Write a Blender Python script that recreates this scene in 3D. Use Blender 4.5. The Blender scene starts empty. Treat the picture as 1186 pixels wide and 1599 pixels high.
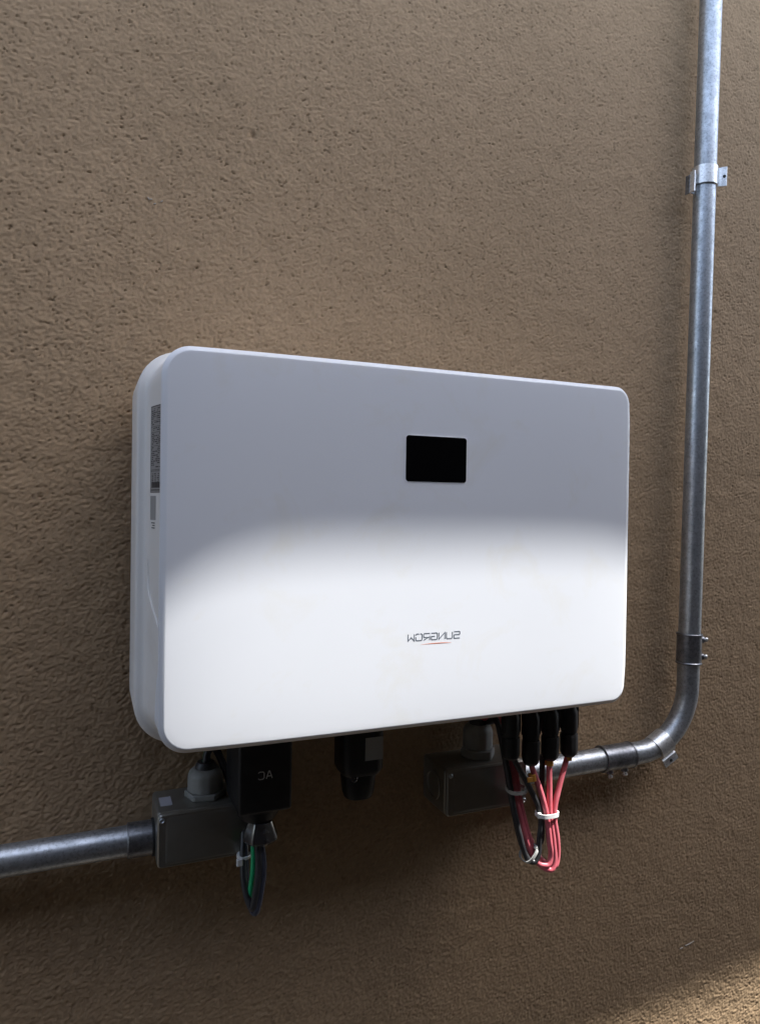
import bpy, bmesh, math, random
import numpy as np
from mathutils import Vector, Matrix
random.seed(4)
R = math.radians
PI = math.pi
scene = bpy.context.scene
C = scene.collection

# ------------------------------------------------------------------ camera
# world: x right along the wall, y into the wall, z up. Cover face lies at y = 0, wall at y = WALL
WALL = 0.168
yaw, pitch, roll = 0.39574, -0.01267, 0.01494
fw = Vector((math.sin(yaw)*math.cos(pitch), math.cos(yaw)*math.cos(pitch), math.sin(pitch)))
r0 = fw.cross(Vector((0, 0, 1))).normalized(); u0 = r0.cross(fw)
rt = r0*math.cos(roll) + u0*math.sin(roll)
up = -r0*math.sin(roll) + u0*math.cos(roll)
cam_data = bpy.data.cameras.new("camera")
cam = bpy.data.objects.new("camera", cam_data); C.objects.link(cam)
m = Matrix((rt, up, -fw)).transposed().to_4x4()
m.translation = Vector((-0.06102, -0.60883, 0.04141))
cam.matrix_world = m
cam_data.sensor_fit = 'VERTICAL'; cam_data.sensor_height = 36.0
cam_data.lens = 36.0*1100/1599
cam_data.clip_start = 0.02; cam_data.clip_end = 500
scene.camera = cam

# ------------------------------------------------------------------ sun, sky, exposure
SUN_A = R(64.5)                       # sideways angle of the sun from the wall's normal, towards the right
SUN_E = math.atan(4.08*math.cos(SUN_A))
sdir = Vector((math.sin(SUN_A)*math.cos(SUN_E), -math.cos(SUN_A)*math.cos(SUN_E), math.sin(SUN_E)))
sd = bpy.data.lights.new("sun", 'SUN'); sd.energy = 3.3; sd.angle = R(0.42); sd.color = (1, .985, .955)
sun = bpy.data.objects.new("sun", sd); C.objects.link(sun)
sun.rotation_euler = sdir.to_track_quat('Z', 'Y').to_euler(); sun.location = sdir*5
world = bpy.data.worlds.new("World"); scene.world = world; world.use_nodes = True
nt = world.node_tree; bg = nt.nodes['Background']
sky = nt.nodes.new('ShaderNodeTexSky'); sky.sky_type = 'NISHITA'; sky.sun_disc = False
sky.sun_elevation = SUN_E; sky.sun_rotation = math.atan2(sdir.x, sdir.y)
sky.air_density = 1.0; sky.dust_density = 1.5; sky.ozone_density = 1.0
hs = nt.nodes.new('ShaderNodeHueSaturation'); hs.inputs['Saturation'].default_value = .68
nt.links.new(sky.outputs[0], hs.inputs['Color']); nt.links.new(hs.outputs[0], bg.inputs['Color'])
bg.inputs['Strength'].default_value = 0.15
scene.view_settings.view_transform = 'Standard'; scene.view_settings.look = 'None'
scene.view_settings.exposure = 1.95; scene.view_settings.gamma = 1.0

# ------------------------------------------------------------------ materials
def mat(name, col, rough=.5, metal=0., spec=.5, coat=0.):
    M = bpy.data.materials.new(name); M.use_nodes = True
    b = M.node_tree.nodes['Principled BSDF']
    b.inputs['Base Color'].default_value = (*col, 1); b.inputs['Roughness'].default_value = rough
    b.inputs['Metallic'].default_value = metal; b.inputs['Specular IOR Level'].default_value = spec
    b.inputs['Coat Weight'].default_value = coat; b.inputs['Coat Roughness'].default_value = .15
    return M
def nodes(M):
    t = M.node_tree; return t, t.nodes['Principled BSDF']
def noise(t, scale, detail=4, rough=.6, stretch=(1, 1, 1), dist=0.):
    tc = t.nodes.new('ShaderNodeTexCoord'); mp = t.nodes.new('ShaderNodeMapping')
    mp.inputs['Scale'].default_value = stretch
    n = t.nodes.new('ShaderNodeTexNoise'); n.inputs['Scale'].default_value = scale
    n.inputs['Detail'].default_value = detail; n.inputs['Roughness'].default_value = rough
    n.inputs['Distortion'].default_value = dist
    t.links.new(tc.outputs['Object'], mp.inputs[0]); t.links.new(mp.outputs[0], n.inputs['Vector'])
    return n
def ramp(t, src, stops):
    r = t.nodes.new('ShaderNodeValToRGB'); e = r.color_ramp.elements
    while len(e) < len(stops): e.new(.5)
    for k, (p, c) in enumerate(stops):
        e[k].position = p; e[k].color = (*c, 1) if len(c) == 3 else c
    t.links.new(src, r.inputs[0]); return r
def bump(t, b, src, strength, dist):
    n = t.nodes.new('ShaderNodeBump'); n.inputs['Strength'].default_value = strength
    n.inputs['Distance'].default_value = dist
    t.links.new(src, n.inputs['Height']); t.links.new(n.outputs[0], b.inputs['Normal']); return n
def g(v): return (v, v, v)
def varied(name, c1, c2, scale, rough=.5, metal=0., r2=None, bs=0., bd=.0002, bscale=None, spec=.5, stretch=(1, 1, 1), lo=.35, hi=.65, coat=0.):
    M = mat(name, c1, rough, metal, spec, coat); t, b = nodes(M)
    n = noise(t, scale, 5, .65, stretch)
    r = ramp(t, n.outputs['Fac'], [(lo, c1), (hi, c2)]); t.links.new(r.outputs[0], b.inputs['Base Color'])
    if r2 is not None:
        q = ramp(t, n.outputs['Fac'], [(lo, g(rough)), (hi, g(r2))]); t.links.new(q.outputs[0], b.inputs['Roughness'])
    if bs: bump(t, b, noise(t, bscale or scale*3, 3, .6, stretch).outputs['Fac'], bs, bd)
    return M

def wall_material():
    M = mat('stucco', (.30, .235, .165), .85, spec=.25); t, b = nodes(M)
    n = noise(t, 3.0, 6, .6)
    r = ramp(t, n.outputs['Fac'], [(.3, (.375, .262, .156)), (.7, (.44, .308, .186))])
    n2 = noise(t, 160, 4, .7); r2 = ramp(t, n2.outputs['Fac'], [(.3, g(.82)), (.7, g(1.1))])
    mx = t.nodes.new('ShaderNodeMix'); mx.data_type = 'RGBA'; mx.blend_type = 'MULTIPLY'; mx.inputs[0].default_value = .8
    t.links.new(r.outputs[0], mx.inputs[6]); t.links.new(r2.outputs[0], mx.inputs[7])
    t.links.new(mx.outputs[2], b.inputs['Base Color'])
    bump(t, b, noise(t, 330, 5, .75).outputs['Fac'], .5, .0006)
    return M
M_wall = wall_material()
def steel(name, lo, hi, r1, r2, scale=230):
    M = mat(name, lo, r1, .84, .5); t, b = nodes(M)
    v = t.nodes.new('ShaderNodeTexVoronoi'); v.inputs['Scale'].default_value = scale
    tc = t.nodes.new('ShaderNodeTexCoord'); t.links.new(tc.outputs['Object'], v.inputs['Vector'])
    bw = t.nodes.new('ShaderNodeRGBToBW'); t.links.new(v.outputs['Color'], bw.inputs[0])
    n = noise(t, 45, 6, .7)
    mx = t.nodes.new('ShaderNodeMath'); mx.operation = 'MULTIPLY_ADD'; mx.inputs[1].default_value = .22
    t.links.new(bw.outputs[0], mx.inputs[0]); t.links.new(n.outputs['Fac'], mx.inputs[2])
    r = ramp(t, mx.outputs[0], [(.42, lo), (.85, hi)])
    n5 = noise(t, 330, 4, .7); r5 = ramp(t, n5.outputs['Fac'], [(.36, g(.55)), (.50, g(1.0))])
    m5 = t.nodes.new('ShaderNodeMix'); m5.data_type = 'RGBA'; m5.blend_type = 'MULTIPLY'; m5.inputs[0].default_value = .75
    t.links.new(r.outputs[0], m5.inputs[6]); t.links.new(r5.outputs[0], m5.inputs[7]); t.links.new(m5.outputs[2], b.inputs['Base Color'])
    q = ramp(t, mx.outputs[0], [(.42, g(r2)), (.85, g(r1))]); t.links.new(q.outputs[0], b.inputs['Roughness'])
    bump(t, b, noise(t, 220, 4, .7).outputs['Fac'], .12, .0004)
    return M
M_steel = steel('galvanised steel', (.38, .41, .44), (.60, .64, .68), .33, .46)
M_steel2 = steel('dull galvanised fitting', (.17, .175, .19), (.36, .38, .41), .28, .42)
M_clip = steel('bright zinc clip', (.72, .74, .75), (.92, .93, .93), .25, .4)
M_alu = varied('grey painted aluminium', (.22, .21, .18), (.27, .26, .23), 12, .28, .6, .30, .06, .0002, 400)
def paint(name, c, rough, smudge):
    M = mat(name, c, rough, 0, .45); t, b = nodes(M)
    n = noise(t, 16, 5, .62, (1, 1, 1), .6)
    r = ramp(t, n.outputs['Fac'], [(.55, c), (.74, smudge)])
    n3 = noise(t, 5, 3, .5)
    r3 = ramp(t, n3.outputs['Fac'], [(.3, g(.975)), (.7, g(1.0))])
    mx = t.nodes.new('ShaderNodeMix'); mx.data_type = 'RGBA'; mx.blend_type = 'MULTIPLY'; mx.inputs[0].default_value = 1
    t.links.new(r.outputs[0], mx.inputs[6]); t.links.new(r3.outputs[0], mx.inputs[7])
    t.links.new(mx.outputs[2], b.inputs['Base Color'])
    q = ramp(t, n.outputs['Fac'], [(.5, g(rough)), (.72, g(rough+.14))]); t.links.new(q.outputs[0], b.inputs['Roughness'])
    bump(t, b, noise(t, 900, 3, .6).outputs['Fac'], .05, .0002)
    return M
M_cover = paint('white satin cover', (.775, .797, .838), .40, (.752, .758, .755))
M_body = paint('white casing paint', (.77, .75, .72), .42, (.73, .70, .66))
M_screen = mat('black display glass', (.002, .002, .0025), .22, spec=.12)
M_ink = mat('dark grey print', (.09, .11, .14), .5)
M_orange = mat('orange print', (.75, .20, .08), .5)
M_black = varied('black plastic', (.010, .010, .011), (.017, .017, .018), 80, .42, 0, .52, .12, .0002, 500, spec=.35)
M_gloss = varied('glossy black plastic', (.014, .014, .017), (.02, .02, .024), 60, .20, 0, .28, spec=.9, coat=.8)
M_gland = varied('shaded white nylon', (.23, .23, .21), (.29, .29, .27), 50, .5, 0, .6)  # white nylon darkened, shade under the inverter put into its colour
M_rubber = varied('black cable rubber', (.018, .018, .02), (.035, .035, .038), 90, .36, 0, .5)
M_red = varied('faded red cable', (.54, .10, .125), (.62, .16, .19), 55, .38, 0, .5, lo=.3, hi=.7)
M_green = varied('green wire', (.015, .33, .12), (.02, .40, .16), 60, .32)
M_bluegrey = varied('sheen tinted black wire', (.03, .035, .05), (.05, .055, .075), 60, .25)  # blue grey stands for the sky sheen on a black sheath
M_tie = mat('white nylon tie', (.78, .78, .76), .4)
M_tie2 = mat('shaded nylon tie', (.42, .42, .40), .5)  # greyer copy of the white tie, its shade put into the colour
M_marker = varied('orange wire marker', (.62, .27, .04), (.70, .34, .06), 100, .45)
M_label = mat('silver grey label', (.30, .30, .30), .4)
M_lprint = mat('label print', (.03, .03, .035), .5)
M_lighter = mat('pale sticker', (.46, .46, .50), .5)
M_white = mat('white print', (.45, .45, .45), .5)
M_dark = mat('dark recess', (.015, .015, .015), .7)
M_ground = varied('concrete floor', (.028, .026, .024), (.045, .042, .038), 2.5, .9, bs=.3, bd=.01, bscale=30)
M_opp = varied('dark added wall', (.045, .038, .03), (.065, .053, .042), 2.0, .9, bs=.4, bd=.01, bscale=60)  # kept dark so the added wall bounces little light
M_sunpanel = varied('sun blocker surface', (.26, .22, .18), (.32, .28, .23), 3.0, .7)  # surface of the added unseen panel

# ------------------------------------------------------------------ helpers
def link(name, bm, m, parent=None, smooth=True, angle=35):
    me = bpy.data.meshes.new(name)
    bmesh.ops.recalc_face_normals(bm, faces=bm.faces)
    for f in bm.faces: f.smooth = smooth
    if smooth:
        for e in bm.edges:
            if len(e.link_faces) == 2 and e.calc_face_angle(0) > R(angle): e.smooth = False
    bm.to_mesh(me); bm.free(); me.materials.append(m)
    o = bpy.data.objects.new(name, me); C.objects.link(o)
    if parent:
        o.parent = parent; o.location = -parent.location
    return o
def thing(name, label, cat, loc=(0, 0, 0), group=None):
    o = bpy.data.objects.new(name, None); C.objects.link(o); o.location = loc
    o.empty_display_size = .02
    return tag(o, label, cat, group)
def tag(o, label=None, cat=None, group=None, kind=None):
    if label: o['label'] = label
    if cat: o['category'] = cat
    if group: o['group'] = group
    if kind: o['kind'] = kind
    return o
def box(bm, x0, x1, y0, y1, z0, z1, bev=0., seg=2):
    r = bmesh.ops.create_cube(bm, size=1)
    vs = r['verts']
    for v in vs:
        v.co = Vector((x0 if v.co.x < 0 else x1, y0 if v.co.y < 0 else y1, z0 if v.co.z < 0 else z1))
    if bev:
        es = list({e for v in vs for e in v.link_edges})
        bmesh.ops.bevel(bm, geom=es, offset=bev, segments=seg, affect='EDGES', profile=.5)
    return bm
def frame(d):
    d = d.normalized()
    a = Vector((0, 0, 1)) if abs(d.z) < .9 else Vector((0, 1, 0))
    u = d.cross(a).normalized(); return u, d.cross(u).normalized()
def lathe(bm, p, d, prof, n=40, closed=True, flat=None):
    """prof: (distance along d, radius) pairs; flat: list of n radius factors"""
    p = Vector(p); d = Vector(d).normalized(); u, w = frame(d); rings = []
    for s, r in prof:
        rings.append([bm.verts.new(p + d*s + (u*math.cos(2*PI*k/n) + w*math.sin(2*PI*k/n))*r*(flat[k] if flat else 1)) for k in range(n)])
    for a, b in zip(rings, rings[1:]):
        for k in range(n): bm.faces.new((a[k], a[(k+1) % n], b[(k+1) % n], b[k]))
    if closed: bm.faces.new(rings[0]); bm.faces.new(rings[-1])
    return bm
def smooth_path(pts, n=10):
    P = [Vector(p) for p in pts]; P = [2*P[0]-P[1]] + P + [2*P[-1]-P[-2]]; out = []
    for i in range(1, len(P)-2):
        a, b, c, d = P[i-1:i+3]
        for k in range(n):
            t = k/n
            out.append(.5*((2*b) + (c-a)*t + (2*a-5*b+4*c-d)*t*t + (3*b-a-3*c+d)*t**3))
    out.append(P[-2]); return out
def tube(bm, path, r, n=14, wob=0):
    path = [Vector(p) for p in path]; rings = []; u = None
    for i, p in enumerate(path):
        t = (path[min(i+1, len(path)-1)] - path[max(i-1, 0)]).normalized()
        if u is None: u, w = frame(t)
        else:
            u = (u - t*u.dot(t)).normalized(); w = t.cross(u)
        rr = r(i/(len(path)-1)) if callable(r) else r
        rings.append([bm.verts.new(p + (u*math.cos(2*PI*k/n) + w*math.sin(2*PI*k/n))*rr) for k in range(n)])
    for a, b in zip(rings, rings[1:]):
        for k in range(n): bm.faces.new((a[k], a[(k+1) % n], b[(k+1) % n], b[k]))
    bm.faces.new(rings[0]); bm.faces.new(rings[-1]); return bm
def rrect(x0, x1, z0, z1, r, n=12, m=14, rr=None):
    """outline points of a rounded rectangle, counter-clockwise in (x,z)"""
    pts = []; q = r if rr is None else rr
    cs = [(x1-q, z1-q, 0, q), (x0+r, z1-r, 90, r), (x0+r, z0+r, 180, r), (x1-q, z0+q, 270, q)]
    for i, (cx, cz, a0, c) in enumerate(cs):
        for k in range(n+1):
            a = R(a0 + 90*k/n); pts.append((cx+c*math.cos(a), cz+c*math.sin(a)))
        nx = cs[(i+1) % 4]; a = R(nx[2]); e = (nx[0]+nx[3]*math.cos(a), nx[1]+nx[3]*math.sin(a)); s = pts[-1]
        for k in range(1, m): pts.append((s[0]+(e[0]-s[0])*k/m, s[1]+(e[1]-s[1])*k/m))
    return pts
def bridge(bm, a, b):
    n = len(a)
    for k in range(n): bm.faces.new((a[k], a[(k+1) % n], b[(k+1) % n], b[k]))
def ribbon(bm, pts, w, y0, y1):
    """flat mitred stroke in the xz plane, from y0 (back) to y1 (front)"""
    P = [Vector((p[0], p[1])) for p in pts]; L, Rr = [], []
    for i, p in enumerate(P):
        d1 = (p-P[i-1]).normalized() if i else (P[1]-p).normalized()
        d2 = (P[i+1]-p).normalized() if i < len(P)-1 else d1
        n1 = Vector((-d1.y, d1.x)); n2 = Vector((-d2.y, d2.x)); q = (n1+n2)
        q = q/max(q.length, 1e-6); s = min(1/max(q.dot(n1), .35), 2.2)
        L.append(p+q*w/2*s); Rr.append(p-q*w/2*s)
    def V(p, y): return bm.verts.new((p.x, y, p.y))
    lf = [V(p, y1) for p in L]; rf = [V(p, y1) for p in Rr]; lb = [V(p, y0) for p in L]; rb = [V(p, y0) for p in Rr]
    for i in range(len(P)-1):
        bm.faces.new((lf[i], lf[i+1], rf[i+1], rf[i])); bm.faces.new((lf[i], lb[i], lb[i+1], lf[i+1]))
        bm.faces.new((rf[i], rf[i+1], rb[i+1], rb[i]))
    bm.faces.new((lf[0], rf[0], rb[0], lb[0])); bm.faces.new((lf[-1], lb[-1], rb[-1], rf[-1]))

# ------------------------------------------------------------------ the wall: real relief of the trowelled stucco
def build_wall():
    x0, x1, z0, z1, st = -.30, 1.00, -.80, .88, .00140
    nx = int((x1-x0)/st)+1; nz = int((z1-z0)/st)+1
    rng = np.random.default_rng(11)
    fx = np.fft.fftfreq(nx, st)[None, :]; fz = np.fft.fftfreq(nz, st)[:, None]
    def band(wl, bw, sx=1., sz=1., ang=0.):
        ca, sa = math.cos(ang), math.sin(ang)
        ax = (fx*ca+fz*sa)*sx; az = (-fx*sa+fz*ca)*sz
        f = np.sqrt(ax**2+az**2)*wl
        H = np.exp(-((np.log(np.maximum(f, 1e-6)))**2)/(2*bw**2)); H[0, 0] = 0
        n = np.fft.ifft2(np.fft.fft2(rng.standard_normal((nz, nx)))*H).real
        return n/n.std()
    a = band(.0120, .62, 1.2, .85, .25); b = band(.0070, .62, 1.2, .82, -.25); c = band(.0036, .55)
    big = band(.05, .5)
    h = .00017*np.tanh(3.2*(a+.25*c-.2)) + .00022*np.tanh(3.6*(b+.4*c+.35)) + .00010*c + .00018*big
    pit = band(.0054, .38, 1.8, .62, .3)
    pit2 = band(.0047, .38, 1.9, .6, -.35)
    h -= .0026*np.clip(pit-2.0, 0, .6) + .0024*np.clip(pit2-1.95, 0, .6)
    edge = np.minimum(np.minimum(np.arange(nx)[None, :], nx-1-np.arange(nx)[None, :]), np.minimum(np.arange(nz)[:, None], nz-1-np.arange(nz)[:, None]))
    h = h*np.clip(edge/6., 0, 1)
    # the small dark pit high up on the left
    X = np.linspace(x0, x1, nx)[None, :]; Z = np.linspace(z0, z1, nz)[:, None]
    h -= .0035*np.exp(-(((X-.1055)/.0032)**2 + ((Z-.4438)/.0042)**2))
    Y = WALL - h
    n = nx*nz
    co = np.empty((n+8, 3), np.float32)
    co[:n, 0] = np.broadcast_to(X, (nz, nx)).ravel(); co[:n, 1] = Y.ravel(); co[:n, 2] = np.broadcast_to(Z, (nz, nx)).ravel()
    XO0, XO1, ZO0, ZO1 = -2.4, 6.0, -1.5, 1.40
    co[n:] = [(XO0, WALL, ZO0), (XO1, WALL, ZO0), (XO1, WALL, ZO1), (XO0, WALL, ZO1),
              (XO0, WALL+.2, ZO0), (XO1, WALL+.2, ZO0), (XO1, WALL+.2, ZO1), (XO0, WALL+.2, ZO1)]
    i = (np.arange(nz-1)[:, None]*nx + np.arange(nx-1)[None, :]).ravel()
    q = np.stack([i, i+1, i+nx+1, i+nx], 1)
    c0, c1, c2, c3 = 0, nx-1, n-1, n-nx
    ex = np.array([(n, n+1, c1, c0), (n+1, n+2, c2, c1), (n+2, n+3, c3, c2), (n+3, n, c0, c3),
                   (n+4, n+7, n+6, n+5), (n, n+4, n+5, n+1), (n+1, n+5, n+6, n+2), (n+2, n+6, n+7, n+3), (n+3, n+7, n+4, n)])
    q = np.concatenate([q, ex]).astype(np.int32)
    me = bpy.data.meshes.new('wall')
    me.vertices.add(len(co)); me.vertices.foreach_set('co', co.ravel())
    me.loops.add(q.size); me.loops.foreach_set('vertex_index', q.ravel())
    me.polygons.add(len(q)); me.polygons.foreach_set('loop_start', np.arange(0, q.size, 4, dtype=np.int32))
    sm = np.ones(len(q), bool); sm[-9:] = False
    me.update(calc_edges=True); me.polygons.foreach_set('use_smooth', sm); me.validate()
    me.materials.append(M_wall)
    o = bpy.data.objects.new('wall', me); C.objects.link(o); tag(o, kind='structure'); return o
wall = build_wall()
def scuff(pts, w, m):
    bm = bmesh.new()
    for a in pts: ribbon(bm, a, w, WALL-.0002, WALL-.0014)
    return link('scuff_mark', bm, m, wall, False)
M_scuff = mat('pale scuff', (.42, .38, .33), .8)
scuff([[(-.004, .3565), (-.0025, .3545), (.0005, .3552)], [(.009, .354), (.011, .3555)], [(.002, .3505), (.004, .3515)]], .0009, M_scuff)
scuff([[(.762, -.6062), (.770, -.6052), (.779, -.6030)], [(.752, -.6085), (.757, -.6075)]], .0010, M_scuff)

# ground, and an unseen panel and facing wall added to shape the light
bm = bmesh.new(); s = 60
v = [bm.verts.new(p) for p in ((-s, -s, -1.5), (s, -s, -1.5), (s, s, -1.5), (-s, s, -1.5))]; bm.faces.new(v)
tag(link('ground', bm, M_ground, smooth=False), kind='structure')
EY = -.50                                   # added unseen sun blocker: its lower edge lies on the shadow plane
EZ = -4.08*EY
SX = math.tan(SUN_A)
bm = bmesh.new(); rows = []; PANEL = 2.0
xs = sorted(set([-2.6, 0., .6, 4., 6.2] + [round(.85+.02*i, 3) for i in range(84)]))
for x in xs:                                # lower edge dips in places to shape the shadow it casts
    q = x - (0 - EY)*SX
    zl = EZ - min(.05, .027*math.exp(-q/.05)) if q > -.2 else EZ-.05
    zl -= .022*max(0, min(1, (x-1.75)/.2))*(1-.9*max(0, min(1, (x-2.02)/.28)))
    rows.append([bm.verts.new((x, yy, zz)) for yy, zz in ((EY, zl), (EY, EZ+PANEL), (EY+.10, EZ+PANEL), (EY+.10, zl))])
for r1, r2 in zip(rows, rows[1:]): bridge(bm, r1, r2)
bm.faces.new(rows[0]); bm.faces.new(rows[-1])
tag(link('added_sun_blocker', bm, M_sunpanel, smooth=False), kind='structure')
bm = bmesh.new(); box(bm, -3.6, 5.0, -1.0, -.82, -1.5, 1.02)  # unseen wall added to cut off the low sky light
tag(link('added_sky_blocker', bm, M_opp, smooth=False), kind='structure')

# ------------------------------------------------------------------ the inverter
W_, H_ = .489, .17
inv = thing('inverter', 'white wall-mounted inverter with rounded corners and small black display', 'inverter', (.2445, .09, 0))
def pillow(x, z):
    u = (x-.2445)/.2445; e = .0056 if u < 0 else .0028
    return e*min(1.02, abs(u))**6 + .0010*min(1.02, abs(z/H_))**6
def build_cover():
    bm = bmesh.new(); rings = []
    # from the back of the rim forward, over the chamfer and across the face
    def topness(x, z, r):
        wx = max(0, min(1, (abs(x-W_/2)-(W_/2-.023))/.023)); wz = max(0, min(1, (abs(z)-(H_-.023))/.023))
        t = wz/(wx+wz+1e-9); return t
    for e, y, r in ((-.006, .0135, .017), (-.0012, .0125, .022), (0, .0108, .023), (0, .0052, .023), (-.0002, .0048, .0228),
                    (-.0040, .0003, .0190), (-.0046, .00006, .0184), (-.0056, 0, .0174)):
        rr = []
        for x, z in rrect(-.0028-e, W_+.0034+e, -H_-.0055-e, H_+.0028+e, r+.002, 12, 14, r-.005):
            t = topness(x, z, r); yy = y if y > .006 else y*(.30+.70*t)
            rr.append(bm.verts.new((x, yy+pillow(x, z), z)))
        rings.append(rr)
    # curve starts at the last ring; scale it to the centre line
    last = [(v.co.x, v.co.z) for v in rings[-1]]
    cx = .2445
    for k in range(1, 40):
        s = 1-k/40
        rings.append([bm.verts.new((cx+(x-cx)*s, pillow(cx+(x-cx)*s, z*s), z*s)) for x, z in last])
    for a, b in zip(rings, rings[1:]): bridge(bm, a, b)
    bm.faces.new(rings[-1]); bm.faces.new(rings[0])
    return link('front_cover', bm, M_cover, inv, True, 28)
cover = build_cover()
def build_body():
    bm = bmesh.new(); rings = []
    prof = [(-.006, .0136, .018), (-.0035, .0140, .021), (-.0020, .016, .024), (.0010, .024, .027), (.0045, .036, .030), (.0075, .050, .033), (.0082, .057, .0345), (.0090, .0605, .035), (.0103, .0632, .036),
            (.0122, .0650, .037), (.0145, .0662, .038), (.0168, .0672, .039), (.0182, .0686, .040), (.0188, .0708, .040), (.0188, .100, .040), (.0186, .138, .040), (.017, .1395, .039)]
    for e, y, r in prof:
        rings.append([bm.verts.new((x, y, z)) for x, z in rrect(-e, W_+e, -H_-e*.85, H_+e*.50, r)])
    for a, b in zip(rings, rings[1:]): bridge(bm, a, b)
    bm.faces.new(rings[0]); bm.faces.new(rings[-1])
    return link('casing', bm, M_body, inv, True, 40)
casing = build_body()
bm = bmesh.new(); box(bm, .06, .43, .1397, WALL-.001, -.12, .12, .002)
link('wall_bracket', bm, M_steel2, inv)
def plate(name, x0, x1, z0, z1, r, yb, yf, m, parent):
    bm = bmesh.new(); P = rrect(x0, x1, z0, z1, r, 6, 2)
    c = .0003
    P2 = rrect(x0+c, x1-c, z0+c, z1-c, max(r-c, .0002), 6, 2)
    a = [bm.verts.new((x, yb, z)) for x, z in P]; b = [bm.verts.new((x, yf+c*.5, z)) for x, z in P]; d = [bm.verts.new((x, yf, z)) for x, z in P2]
    bridge(bm, a, b); bridge(bm, b, d); bm.faces.new(d)
    return link(name, bm, m, parent, True, 25)
disp = plate('display_frame', .2183, .2854, .0616, .1073, .0036, .0008, -.00025, M_cover, inv)
plate('display', .2191, .2846, .0624, .1065, .0030, .0006, -.00045, M_screen, inv)
# the lettering reads right to left, as in the photograph
GL = {'S': [[(1, 1), (.08, 1), (0, .92), (0, .62), (.08, .54), (.92, .54), (1, .46), (1, .08), (.92, 0), (0, 0)]],
      'U': [[(0, 1), (0, .15), (.15, 0), (.85, 0), (1, .15), (1, 1)]],
      'N': [[(0, 0), (0, 1), (1, 0), (1, 1)]],
      'G': [[(1, 1), (.12, 1), (0, .88), (0, .12), (.12, 0), (.9, 0), (1, .12), (1, .5), (.42, .5)]],
      'R': [[(0, 1), (.88, 1), (1, .88), (1, .52), (.88, .42), (.18, .42), (1, 0)], [(0, .62), (0, 0)]],
      'O': [[(.3, 1), (.12, 1), (0, .88), (0, .12), (.12, 0), (.88, 0), (1, .12), (1, .55)], [(1, .82), (.9, 1), (.5, 1)]],
      'W': [[(0, 1), (0, 0), (.5, .52), (1, 0), (1, 1)]],
      'A': [[(0, 0), (.42, 1), (.58, 1), (1, 0)], [(.2, .34), (.8, .34)]],
      'C': [[(1, .86), (.82, 1), (.22, 1), (0, .8), (0, .2), (.22, 0), (.82, 0), (1, .14)]]}
def lettering(word, xr, zb, lw, lh, gap, st, yb, yf, name, m, parent):
    for i, ch in enumerate(word):
        bm = bmesh.new(); xo = xr - i*(lw+gap)
        for k, pl in enumerate(GL[ch]):
            ribbon(bm, [(xo - px*lw, zb+pz*lh) for px, pz in pl], st, yb, yf-.00003*k)
        link(name, bm, m, parent, False)
lettering('SUNGROW', .2805, -.0903, .00655, .0064, .00172, .00088, .0003, -.0001, 'letter', M_ink, inv)
bm = bmesh.new()
N = 24; top = []; bot = []
for k in range(N+1):
    t = k/N; x = .2375+(.2715-.2375)*t; zc = -.0943-.0004*math.sin(PI*t)*-1; w = .00075*math.sin(PI*t)**.6*(.5+.5*t)+.00005
    top.append(bm.verts.new((x, -.00012, zc+w*.5))); bot.append(bm.verts.new((x, -.00012, zc-w*.5)))
for k in range(N): bm.faces.new((top[k], top[k+1], bot[k+1], bot[k]))
link('underline', bm, M_orange, inv, False)

# left side of the casing: x as a function of depth, so labels lie on the surface
SP = [(.0136, .0035), (.016, .0020), (.024, -.0010), (.036, -.0045), (.050, -.0075), (.057, -.0082), (.0605, -.0090), (.0632, -.0103)]
def side_x(y):
    for (a, xa), (b, xb) in zip(SP, SP[1:]):
        if y <= b: return xa+(xb-xa)*(y-a)/(b-a)
    return SP[-1][1]
def side_patch(name, y0, y1, z0, z1, off, m, parent, n=10):
    bm = bmesh.new(); A = []; B = []
    for k in range(n+1):
        y = y0+(y1-y0)*k/n
        A.append(bm.verts.new((side_x(y)-off, y, z0))); B.append(bm.verts.new((side_x(y)-off, y, z1)))
    for k in range(n): bm.faces.new((A[k], A[k+1], B[k+1], B[k]))
    return link(name, bm, m, parent, True)
LY0, LY1, LZ0, LZ1 = .0190, .0500, .0477, .1240
rl = side_patch('rating_label', LY0, LY1, LZ0, LZ1, .00012, M_label, inv)
bm = bmesh.new()
def spr(y0, y1, z0, z1):
    n = max(1, int((y1-y0)/.005)); A = []; B = []
    for k in range(n+1):
        y = y0+(y1-y0)*k/n
        A.append(bm.verts.new((side_x(y)-.0003, y, z0))); B.append(bm.verts.new((side_x(y)-.0003, y, z1)))
    for k in range(n): bm.faces.new((A[k], A[k+1], B[k+1], B[k]))
spr(LY0, LY1, LZ1-.0008, LZ1); spr(LY0, LY1, LZ0, LZ0+.0006)
spr(LY0, LY0+.0008, LZ0+.0007, LZ1-.0009); spr(LY1-.0008, LY1, LZ0+.0007, LZ1-.0009)
z = LZ1-.0032
while z > LZ0+.022:                       # illegible table of small print, rows of broken dashes
    if random.random() < .14: spr(LY0+.001, LY1-.001, z, z+.00035)
    else:
        y = LY0+.0025
        while y < LY1-.004:
            w = random.uniform(.0015, .006)
            if abs(y-LY0-.0155) > .0015 and random.random() < .82: spr(y, min(y+w, LY1-.002), z, z+.0009)
            y += w+random.uniform(.0006, .0016)
    z -= .0017
for k in range(2): spr(LY0+.001, LY1-.001, z-.0006-.0011*k, z-.0002-.0011*k)
z -= .0045
for k in range(5):
    for j in range(4):
        spr(LY0+.003+j*.0065, LY0+.003+j*.0065+random.uniform(.002, .0045), z-.0018*k, z-.0018*k+.001)
spr(LY0+.005, LY1-.0035, LZ0+.0042, LZ0+.0092)
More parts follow.
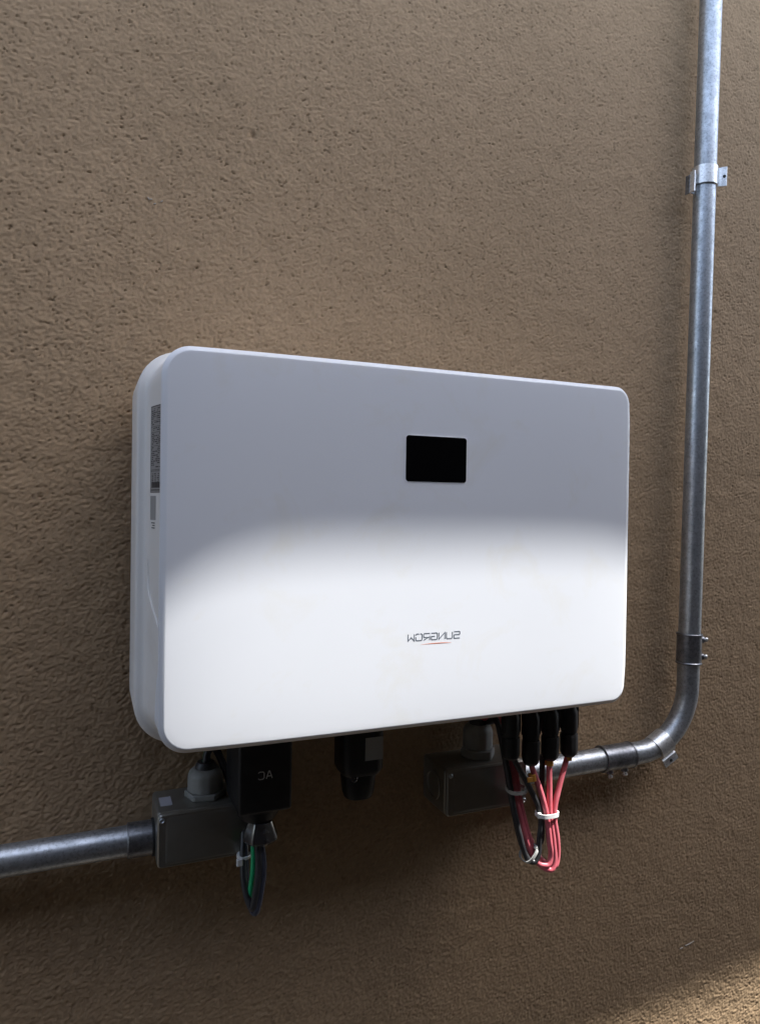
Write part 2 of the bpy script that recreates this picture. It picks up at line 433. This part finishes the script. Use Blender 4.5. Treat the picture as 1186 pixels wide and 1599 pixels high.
spr(LY0+.002, LY1-.002, LZ0+.0018, LZ0+.0027)
lp = link('label_print', bm, M_lprint, inv, False); lp.parent = rl; lp.location = (0, 0, 0)
side_patch('sticker', .0350, .0500, .0235, .0448, .00012, M_label, inv)
bm = bmesh.new()
for k, w in enumerate((.010, .007, .009)): spr(.0365, .0365+w, .0205-.0022*k, .0214-.0022*k)
link('sticker_print', bm, M_lprint, inv, False)

# raised wedge low on the left side of the cover, with an S-shaped line
def side_wedge():
    bm = bmesh.new()
    path = [(.0570, -.012), (.0555, -.028), (.0500, -.042), (.0400, -.054), (.0280, -.066), (.0185, -.080), (.0150, -.094)]
    sm = smooth_path([(side_x(y)-.0004, y, z) for y, z in path], 8)
    tube(bm, sm, lambda t: .0002+.0010*math.sin(PI*min(t*1.3, 1-.0*t))**.7 if t < .38 else .0012*(1-.45*(t-.38)/.62), 10)
    link('side_ridge', bm, M_body, inv)
    bm = bmesh.new(); n = 30; rows = []
    for k in range(n+1):
        t = k/n; z = -.086-.074*t
        dep = .0150 + .0200*t**.85 if t < .88 else .0150+.0200*.897-.0130*((t-.88)/.12)**1.5
        y0 = .0122+pillow(0, z)*.5; x1 = side_x(max(dep, .0137)); out = .0003+.0030*math.sin(PI*min(t, .97))**.6; row = []
        for j in range(9):
            q = j/8; row.append(bm.verts.new((-.0003+(x1+.0006+.0003)*q - out*math.sin(PI*q)**.7, y0+(dep-y0)*q, z)))
        rows.append(row)
    for r1, r2 in zip(rows, rows[1:]):
        for j in range(8): bm.faces.new((r1[j], r1[j+1], r2[j+1], r2[j]))
    link('side_wedge', bm, M_cover, inv, True, 80)
side_wedge()

# ------------------------------------------------------------------ conduits and their fittings
CY, CR = .138, .0148
def conduit(path, label, group=None, r=CR):
    bm = bmesh.new(); tube(bm, path, r, 48)
    o = link('conduit', bm, M_steel); tag(o, label, 'pipe', group); return o
VX = lambda z: .7258 + (z+.20)*.0165          # the upright leans a little
def line(a, b, n=24):
    a = Vector(a); b = Vector(b); return [a+(b-a)*k/n for k in range(n+1)]
ZL, ZR = -.3025, -.2965
conduit(line((-.75, CY, ZL-.001), (-.004, CY, ZL)), 'horizontal galvanised steel conduit entering the left junction box from the left edge')
conduit(line((.441, CY, ZR-.0005), (.605, CY, ZR+.0015)), 'short horizontal galvanised conduit between right junction box and screwed coupling')
BR = .086
ctr = Vector((VX(-.21)-BR, CY, ZR+.002+BR))
el = line((.607, CY, ZR+.0015), (ctr.x-.002, CY, ctr.z-BR), 10)
el += [ctr+Vector((math.cos(R(a))*BR, 0, math.sin(R(a))*BR)) for a in np.linspace(-90, 0, 28)]
el += line((VX(ctr.z)+.0001, CY, ctr.z+.003), (VX(-.158), CY, -.158), 6)
conduit(el, 'curved galvanised elbow conduit turning from horizontal up to vertical')
conduit(line((VX(-.156), CY, -.156), (VX(2.0)-.004, CY, 1.62), 40), 'long vertical galvanised steel conduit on the right side of the wall')

def fitting(name, label, p, d, L, bolts, group='screwed couplings on the conduit'):
    """sleeve along d starting at p; bolts: (distances along d, direction out of the sleeve)"""
    d = Vector(d).normalized(); t = thing(name, label, 'pipe coupling', p, group)
    r = CR; bm = bmesh.new()
    lathe(bm, p, d, [(0, r+.0001), (0, r+.0020), (.0006, r+.0027), (.0022, r+.0027), (.003, r+.0019), (L-.003, r+.0019), (L-.0022, r+.0027), (L-.0006, r+.0027), (L, r+.0020), (L, r+.0001)], 48, False)
    link('sleeve', bm, M_steel2, t)
    for s, out in bolts:
        out = Vector(out).normalized(); q = Vector(p)+d*s+out*(r+.0012)
        bm = bmesh.new(); lathe(bm, q, out, [(0, .0048), (.0036, .0048), (.0042, .0042)], 20)
        link('screw_boss', bm, M_steel2, t)
        bm = bmesh.new(); lathe(bm, q+out*.0028, out, [(0, .0020), (.0032, .0020), (.0034, .0034), (.0058, .0034), (.0066, .0024)], 16)
        link('screw', bm, M_clip, t, True, 30)
    return t
zc = -.1785
fitting('conduit_coupling', 'dull grey screwed coupling joining the vertical conduit to the elbow', (VX(zc), CY, zc), (.0165, 0, 1), .043, [(.010, (1, -.45, 0)), (.034, (1, -.45, 0))])
fitting('conduit_coupling', 'dull grey screwed coupling on the horizontal conduit just before the elbow', (.574, CY, ZR+.0013), (1, 0, .004), .050, [(.012, (0, -.25, -1)), (.037, (0, -.25, -1))])
# threaded entry at the left box: smooth sleeve
t = thing('conduit_bushing', 'smooth grey conduit sleeve where the pipe enters the left junction box', 'pipe coupling', (-.018, CY, ZL))
bm = bmesh.new(); lathe(bm, (-.0195, CY, ZL), (1, 0, 0), [(0, CR+.0001), (0, CR+.0012), (.0008, CR+.0022), (.0235, CR+.0022)], 48, False)
link('sleeve', bm, M_steel2, t)
bm = bmesh.new(); lathe(bm, (.0042, CY, ZL), (1, 0, 0), [(0, CR+.0005), (0, CR+.0036), (.0032, CR+.0036)], 40, False)
link('lock_ring', bm, M_dark, t)
t = thing('conduit_bushing', 'pale threaded ring on the right end of the right junction box', 'pipe coupling', (.437, CY, ZR))
bm = bmesh.new(); lathe(bm, (.4351, CY, ZR), (1, 0, 0), [(0, CR+.0028), (.0085, CR+.0028), (.010, CR+.0012), (.013, CR+.0008), (.013, CR+.0001)], 40, False)
link('sleeve', bm, M_clip, t)

def clamp(p, d, w, label, ear_ang, screw, tongue=True, el=.0135, leg=.0072, toff=-.0025, tl=.0070):
    """sheet metal strap round the pipe, with an ear plate standing off and a tongue on the other side"""
    d = Vector(d).normalized(); p = Vector(p); t = thing('pipe_clamp', label, 'pipe clamp', p, 'sheet metal pipe clamps')
    # local frame: a = out of the wall (-y), b = across the pipe
    a = Vector((0, -1, 0)); b = d.cross(a).normalized() * -1
    if b.x < 0 and abs(d.z) > .7: b = -b
    if b.z > 0 and abs(d.z) <= .7: b = -b
    def P(ang, r, s): return p + a*(math.cos(ang)*r) + b*(math.sin(ang)*r) + d*s
    bm = bmesh.new(); r1, r2 = CR+.0004, CR+.0024; n = 40; rows = []
    for k in range(n+1):
        an = R(-118+ (118+62)*k/n)
        rows.append([bm.verts.new(P(an, r1, 0)), bm.verts.new(P(an, r2, .0003)), bm.verts.new(P(an, r2, w-.0003)), bm.verts.new(P(an, r1, w))])
    for x, y in zip(rows, rows[1:]):
        for j in range(4): bm.faces.new((x[j], x[(j+1) % 4], y[(j+1) % 4], y[j]))
    bm.faces.new(rows[0]); bm.faces.new(rows[-1])
    link('strap', bm, M_clip, t)
    def slab(name, o, e1, e2, l1, l2, th, m=M_clip):
        e1 = e1.normalized(); e2 = e2.normalized(); e3 = e1.cross(e2)
        bm = bmesh.new(); vs = []
        for i in (0, 1):
            for j in (0, 1):
                for k in (0, 1): vs.append(bm.verts.new(o+e1*l1*i+e2*l2*j+e3*th*(k-.5)))
        for f in ((0, 1, 3, 2), (4, 6, 7, 5), (0, 4, 5, 1), (2, 3, 7, 6), (0, 2, 6, 4), (1, 5, 7, 3)): bm.faces.new([vs[i] for i in f])
        bmesh.ops.bevel(bm, geom=list(bm.edges), offset=.0003, segments=1, affect='EDGES')
        return link(name, bm, m, t)
    # ear: first a leg standing out, then a plate turned sideways
    A0 = P(R(62), CR+.0010, 0)
    o1 = (a*math.cos(R(62))+b*math.sin(R(62)))
    slab('ear_leg', A0, d, (a*.75+b*.55), w, leg, .0014)
    A1 = A0 + (a*.75+b*.55).normalized()*(leg-.001)
    e = (b*1.0 + a*math.tan(R(ear_ang)))
    slab('ear_plate', A1 - d*.0005, d, e, w+.001, el, .0014)
    q = A1 + d*(w*.5) + e.normalized()*el*.58
    nn = d.cross(e.normalized()).normalized()
    if nn.y > 0: nn = -nn
    bm = bmesh.new(); lathe(bm, q+nn*.0003, nn, [(0, .0021), (.0010, .0021), (.0012, .0019)], 18); link('screw_hole', bm, M_dark, t)
    if screw:
        bm = bmesh.new(); lathe(bm, q-nn*.006, nn, [(0, .0016), (.0052, .0016)], 12); link('screw', bm, M_clip, t)
    if not tongue: return t
    # tongue on the far side, bent out of the wall plane
    B0 = P(R(-100), CR+.0005, toff)
    slab('tongue', B0, d, (b*-1.0+a*.15), w+.003, tl, .0014)
    B1 = B0 + (b*-1.0+a*.15).normalized()*tl
    slab('tongue_fold', B1, d, (a*1.0+b*.12), w+.003, .0075, .0024)
    slab('tongue_back', B1-a*.0008, d, (a*-1.0), w*1.0, .0075, .0016, M_steel2)
    return t
clamp((VX(.496), CY, .4925), (.0165, 0, 1), .026, 'bright zinc pipe clamp high on the vertical conduit, ear plate to the right', 40, False, True, .0080, .0066, -.0125, .0098)
# elbow clamp sits at the start of the bend
an = R(-63); cp = ctr+Vector((math.cos(an)*BR, 0, math.sin(an)*BR)); dd = Vector((-math.sin(an), 0, math.cos(an)))
clamp(cp-dd*.016, dd, .024, 'bright zinc pipe clamp round the start of the curved elbow', 10, True, False, .0100, .0050)

# ------------------------------------------------------------------ junction boxes
def junction_box(x0, x1, zt, zb, yf, label, gx, gz, knock, sticker, nh=.0105):
    t = thing('junction_box', label, 'junction box', ((x0+x1)/2, WALL, zb), 'aluminium junction boxes under the inverter')
    bm = bmesh.new(); box(bm, x0, x1, yf+.005, WALL-.0005, zb, zt, .004, 4); link('box', bm, M_alu, t)
    bm = bmesh.new()
    P = [(x0+.0002, x1-.0002, zb+.0002, zt-.0002, .004, yf+.0046), (x0+.0002, x1-.0002, zb+.0002, zt-.0002, .004, yf+.0016), (x0+.0016, x1-.0016, zb+.0016, zt-.0016, .0035, yf), ]
    rr = [[bm.verts.new((x, y, z)) for x, z in rrect(a, b, c, d, r, 6, 4)] for a, b, c, d, r, y in P]
    for a, b in zip(rr, rr[1:]): bridge(bm, a, b)
    bm.faces.new(rr[-1]); bm.faces.new(rr[0])
    lid = link('lid', bm, M_alu, t, True, 30)
    bm = bmesh.new()
    P = [(x0+.008, x1-.008, zb+.0035, zt-.0035, .003, yf-.00001), (x0+.0096, x1-.0096, zb+.0054, zt-.0054, .003, yf-.0009)]
    rr = [[bm.verts.new((x, y, z)) for x, z in rrect(a, b, c, d, r, 6, 4)] for a, b, c, d, r, y in P]
    bridge(bm, rr[0], rr[1]); bm.faces.new(rr[1])
    o = link('raised_panel', bm, M_alu, lid, True, 30); o.parent = lid; o.location = (0, 0, 0)
    for sx, sz in ((x0+.0042, zt-.0055), (x1-.0042, zb+.0055)):
        bm = bmesh.new(); lathe(bm, (sx, yf, sz), (0, -1, 0), [(0, .0027), (.0010, .0027), (.0017, .0018), (.0008, .0010)], 16)
        link('screw', bm, M_steel, t)
    if knock:
        bm = bmesh.new(); lathe(bm, (x0+.001, (yf+WALL)/2+.002, (zt+zb)/2), (-1, 0, 0), [(0, .0175), (.0022, .0175), (.0026, .017), (.0026, .0145), (.0014, .014), (.0014, .0001)], 36)
        link('blanking_plug', bm, M_alu, t)
    if sticker:
        bm = bmesh.new(); box(bm, gx-.046, gx-.0345, .124, .146, zt+.00002, zt+.0003); link('sticker', bm, M_lighter, t, False)
    # cable gland on top
    gy = .138
    bm = bmesh.new(); hexf = [1/math.cos((2*PI*k/48 + .2) % (PI/3) - PI/6)*.94 for k in range(48)]
    lathe(bm, (gx, gy, zt+.0002), (0, 0, 1), [(0, .0195), (.0012, .0202), (nh-.001, .0202), (nh, .0192)], 48, True, hexf)
    gl = link('gland_nut', bm, M_gland, t, True, 25)
    bm = bmesh.new(); rf = [1+.016*(k % 4 < 2) for k in range(48)]
    gk = gz/.029
    lathe(bm, (gx, gy, zt+nh+.0003), (0, 0, 1), [(0, .0165), (.0010, .0180), (.0200*gk, .0178), (.0245*gk, .0164), (.0275*gk, .0140), (gz, .0120), (gz, .0060)], 48, True, rf)
    link('gland_cap', bm, M_gland, t, True, 30)
    bm = bmesh.new(); lathe(bm, (gx, gy, zt+nh+gz-.004), (0, 0, 1), [(0, .0112), (.007, .0108), (.0105, .0085)], 28); link('cable_seal', bm, M_rubber, t)
    return t
junction_box(.0065, .106, -.267, -.3205, .104, 'grey aluminium junction box at the left end, under the large black connector', .0575, .0225, False, True, .0062)
junction_box(.3255, .4345, -.2665, -.3200, .104, 'grey aluminium junction box behind the red cables, with blanked round side hole', .3855, .029, True, False)

# ------------------------------------------------------------------ AC connector and its wires
ac = thing('power_connector', 'large black rectangular AC power connector plugged in under the inverter', 'connector', (.103, .093, -.17))
bm = bmesh.new(); box(bm, .0765, .1295, .060, .126, -.262, -.168, .0035, 3)
link('housing', bm, M_black, ac)
bm = bmesh.new(); box(bm, .0735, .1325, .057, .129, -.180, -.1665, .002, 2); link('upper_flange', bm, M_black, ac)
lettering('AC', .1090, -.2278, .0058, .0072, .0021, .0009, .0602, .0598, 'letter', M_white, ac)
bm = bmesh.new(); lathe(bm, (.1025, .092, -.2622), (0, 0, -1), [(0, .0235), (.003, .0235), (.0045, .0215), (.0105, .0205), (.0148, .018)], 40)
link('collar', bm, M_black, ac)
bm = bmesh.new(); oct_ = [1/math.cos((2*PI*k/48+.1) % (PI/4)-PI/8)*.955 for k in range(48)]
lathe(bm, (.1035, .0835, -.2770), (0, 0, -1), [(0, .0112), (.0008, .0120), (.0150, .0176), (.0180, .0176), (.0212, .0150), (.0225, .008)], 48, True, oct_)
link('gland_nut', bm, M_gloss, ac, True, 22)
def wire(name, pts, r, m, label, cat, group, n=12):
    bm = bmesh.new(); tube(bm, smooth_path(pts, 10), r, n); o = link(name, bm, m); return tag(o, label, cat, group)
GA = 'thin wires looping under the AC connector'
def acw(dx, dy, dz, ret=.5):
    return [(.100+dx*.6, .082+dy, -.292), (.1015+dx, .078+dy, -.316), (.1000+dx, .077+dy, -.338+dz*.5), (.0955+dx*.7, .080+dy, -.3640+dz), (.0895+dx*ret, .088+dy, -.346+dz), (.0895+dx*ret, .098+dy, -.318),
            (.091, .112+dy, -.292), (.080, .135+dy*.5, -.250), (.0685+dx*.2, .143+dy*.3, -.222), (.0605+dx*.2, .140+dy*.2, -.221), (.0575+dx*.2, .138+dy*.2, -.236), (.0575+dx*.1, .138, -.262)]
wire('wire', acw(.0034, -.0030, -.003), .0036, M_bluegrey, 'glossy sheen tinted black wire, outermost in the loop under the AC connector', 'wire', GA)
wire('wire', acw(-.0050, .0035, .006, -.45), .0027, M_green, 'green wire hanging in the loop under the AC connector', 'wire', GA)
wire('wire', acw(-.0012, -.0035, .003), .0036, M_rubber, 'matte black wire along the left side of the loop under the AC connector', 'wire', GA)
t = thing('cable_tie', 'small pale tie tail on the wire loop under the AC connector', 'cable tie', (.084, .083, -.316), 'nylon cable ties')
bm = bmesh.new(); box(bm, .0805, .0865, .0835, .0870, -.3215, -.3145, .0006, 1); link('tie_head', bm, M_tie, t)
bm = bmesh.new(); lathe(bm, (.0900, .097, -.3160), (0, .1, -1), [(0, .0062), (.0002, .0070), (.003, .0070), (.0032, .0062)], 20, True); link('tie_band', bm, M_tie, t)

# ------------------------------------------------------------------ communication dongle
dn = thing('communication_dongle', 'black communication dongle hanging under the middle of the inverter', 'dongle', (.212, .085, -.17))
bm = bmesh.new()
def lo(bm, secs, n=8, m=3):
    rr = [[bm.verts.new((x, y, z)) for x, y in rrect(a, b, c, d, r, n, m)] for z, a, b, c, d, r in secs]
    for a, b in zip(rr, rr[1:]): bridge(bm, a, b)
    bm.faces.new(rr[0]); bm.faces.new(rr[-1]); return bm
lo(bm, [(-.168, .1845, .2305, .062, .104, .010), (-.236, .1850, .2300, .0625, .1035, .010), (-.2415, .1875, .2275, .065, .101, .010), (-.2420, .1885, .2265, .066, .100, .010)])
link('housing', bm, M_black, dn)
bm = bmesh.new()
lo(bm, [(-.2421, .1900, .2250, .067, .099, .014), (-.246, .1890, .2260, .0665, .0995, .015), (-.262, .1905, .2245, .068, .098, .0145), (-.268, .1930, .2220, .070, .096, .012), (-.2690, .196, .219, .073, .093, .009)])
link('end_cap', bm, M_black, dn)
bm = bmesh.new(); box(bm, .2070, .2265, .0617, .0623, -.2245, -.2010); link('sticker', bm, mat('worn sticker', (.30, .30, .29), .5), dn, False)
bm = bmesh.new(); lathe(bm, (.196, .0665, -.2425), (0, -1, .25), [(0, .0042), (.0012, .0042), (.0018, .0034)], 18); link('release_button', bm, M_gloss, dn)

# ------------------------------------------------------------------ DC connectors
def dc_connector(x, ztop, zbot, label, marker=None):
    t = thing('cable_connector', label, 'connector', (x, .070, ztop), 'black solar cable connectors under the inverter')
    L = ztop-zbot
    bm = bmesh.new(); fl = [1+.05*math.cos(4*2*PI*k/32) for k in range(32)]
    lathe(bm, (x, .070, ztop), (0, 0, -1), [(0, .0078), (L*.30, .0076), (L*.36, .0100), (L*.62, .0101), (L*.65, .0092), (L*.66, .0088)], 32, True, fl); link('shell', bm, M_black, t)
    bm = bmesh.new(); rf = [1+.035*(k % 4 < 2) for k in range(40)]
    lathe(bm, (x, .070, ztop-L*.662), (0, 0, -1), [(0, .0096), (L*.04, .0102), (L*.24, .0102), (L*.30, .0090), (L*.335, .0066)], 40, True, rf); link('locking_nut', bm, M_black, t, True, 25)
    bm = bmesh.new(); box(bm, x-.0112, x-.0078, .066, .074, ztop-L*.60, ztop-L*.20, .0008, 1); box(bm, x+.0078, x+.0112, .066, .074, ztop-L*.60, ztop-L*.20, .0008, 1)
    link('latch', bm, M_black, t)
    if marker:
        p, d, l, r = marker
        bm = bmesh.new(); lathe(bm, p, d, [(0, r), (.0003, r+.0008), (l-.0003, r+.0008), (l, r)], 20, True); link('wire_marker', bm, M_marker, t)
Z0 = -.172
dc_connector(.3880, Z0, -.2480, 'leftmost black solar cable connector, nearest the white gland')
dc_connector(.4155, Z0, -.2580, 'second black solar cable connector from the left, lowest tip')
dc_connector(.4420, Z0, -.2555, 'third black solar cable connector from the left, orange marker under it', ((.4415, .070, -.2556), (0, 0, -1), .0065, .0042))
dc_connector(.4690, Z0, -.2545, 'rightmost black solar cable connector, orange marker at its tip', ((.4688, .070, -.2546), (-.10, 0, -1), .0050, .0036))
# cables: down from the connectors, through the white tie, round the bottom, up behind into the gland
r_ = .0033
TX, TY, TZ = .4330, .066, -.3165        # main tie
def dc(start, tie, low, back, mid, name_label, m, group, r=r_, pre=None):
    pts = [start, (start[0]+(tie[0]-start[0])*.16, start[1], start[2]-.010)]
    if pre: pts += pre
    pts += [(start[0]+(tie[0]-start[0])*.62, (start[1]+tie[1])/2, start[2]+(tie[2]-start[2])*.55), tie,
            (tie[0]+low[3], tie[1]-.001, tie[2]-.030), (low[0]+.006, low[1], low[2]+.010), (low[0], low[1], low[2]), back, mid,
            (mid[0]-.006, mid[1]+.006, mid[2]+.045), (mid[0]-.010, mid[1]+.022, mid[2]+.095)]
    pts += [(.3925, .126, -.2215+(mid[0]-.4)*.5), (.3865, .136, -.2245), (.3855, .138, -.240), (.3855, .138, -.262)]
    return wire('cable', pts, r, m, name_label, 'cable', group)
GR = 'faded red cables looping to the right junction box'
GB = 'black cables looping to the right junction box'
dc((.4155, .070, -.254), (.4345, .064, TZ), (.436, .064, -.376, .004), (.421, .070, -.3655), (.4050, .078, -.310), 'faded red cable from the second connector, with an orange ring marker', M_red, GR)
dc((.4420, .070, -.252), (.4395, .0645, TZ), (.4400, .063, -.3815, .0045), (.4255, .071, -.368), (.4095, .078, -.310), 'middle faded red cable of the three meeting at the white tie', M_red, GR)
dc((.4690, .070, -.251), (.4455, .0645, TZ), (.4450, .064, -.3785, .0040), (.4290, .075, -.365), (.4090, .084, -.306), 'faded red cable slanting down from the rightmost connector', M_red, GR)
dc((.3895, .070, -.244), (.4285, .067, TZ), (.4200, .066, -.370, -.002), (.4095, .069, -.360), (.3975, .074, -.312), 'black cable slanting from the leftmost connector to the white tie', M_rubber, GB)
dc((.4385, .078, -.252), (.4330, .0715, TZ), (.4240, .073, -.366, .000), (.4110, .077, -.355), (.3995, .081, -.308), 'black cable hidden behind the middle red cable', M_rubber, GB)
t = thing('wire_marker', 'orange ring marker clipped round the cable below the second connector', 'wire marker', (.4195, .069, -.2735))
bm = bmesh.new(); lathe(bm, (.4175, .0698, -.2690), (.22, -.02, -1), [(0, .0036), (.0003, .0045), (.0078, .0045), (.008, .0036)], 20); link('ring', bm, M_marker, t)
bm = bmesh.new(); box(bm, .4085, .4165, .0655, .0672, -.2768, -.2708, .0005, 1); link('tab', bm, M_marker, t)
def tie(c, axis, ra, rb, wdt, label, head, M_tie=M_tie):
    """flattened band round a bundle: ra along the wall, rb across"""
    t = thing('cable_tie', label, 'cable tie', c, 'nylon cable ties')
    c = Vector(c); d = Vector(axis).normalized(); b = Vector((0, 1, 0)); b = (b-d*b.dot(d)).normalized(); a = b.cross(d).normalized()
    bm = bmesh.new(); n = 36; rings = []
    for s, k_ in ((-wdt/2, 1.0), (-wdt/2, 1+.0011/ra), (wdt/2, 1+.0011/ra), (wdt/2, 1.0)):
        rings.append([bm.verts.new(c+d*s+a*math.copysign(abs(math.cos(2*PI*k/n))**.7, math.cos(2*PI*k/n))*ra*k_+b*math.copysign(abs(math.sin(2*PI*k/n))**.7, math.sin(2*PI*k/n))*(rb+ra*(k_-1))) for k in range(n)])
    for x, y in zip(rings, rings[1:]): bridge(bm, x, y)
    bridge(bm, rings[-1], rings[0]); link('tie_band', bm, M_tie, t, True, 30)
    bm = bmesh.new(); q = c + a*head[0] + b*head[1]
    lathe(bm, q-d*wdt*.65, d, [(0, .0020), (.0003, .0024), (wdt*1.3-.0003, .0024), (wdt*1.3, .0020)], 8); link('tie_head', bm, M_tie, t, True, 25)
    return t
tie((.4370, .0668, TZ), (.03, 0, 1), .0128, .0088, .0046, 'bright white cable tie round the red cables below the connectors', (-.0125, -.003))
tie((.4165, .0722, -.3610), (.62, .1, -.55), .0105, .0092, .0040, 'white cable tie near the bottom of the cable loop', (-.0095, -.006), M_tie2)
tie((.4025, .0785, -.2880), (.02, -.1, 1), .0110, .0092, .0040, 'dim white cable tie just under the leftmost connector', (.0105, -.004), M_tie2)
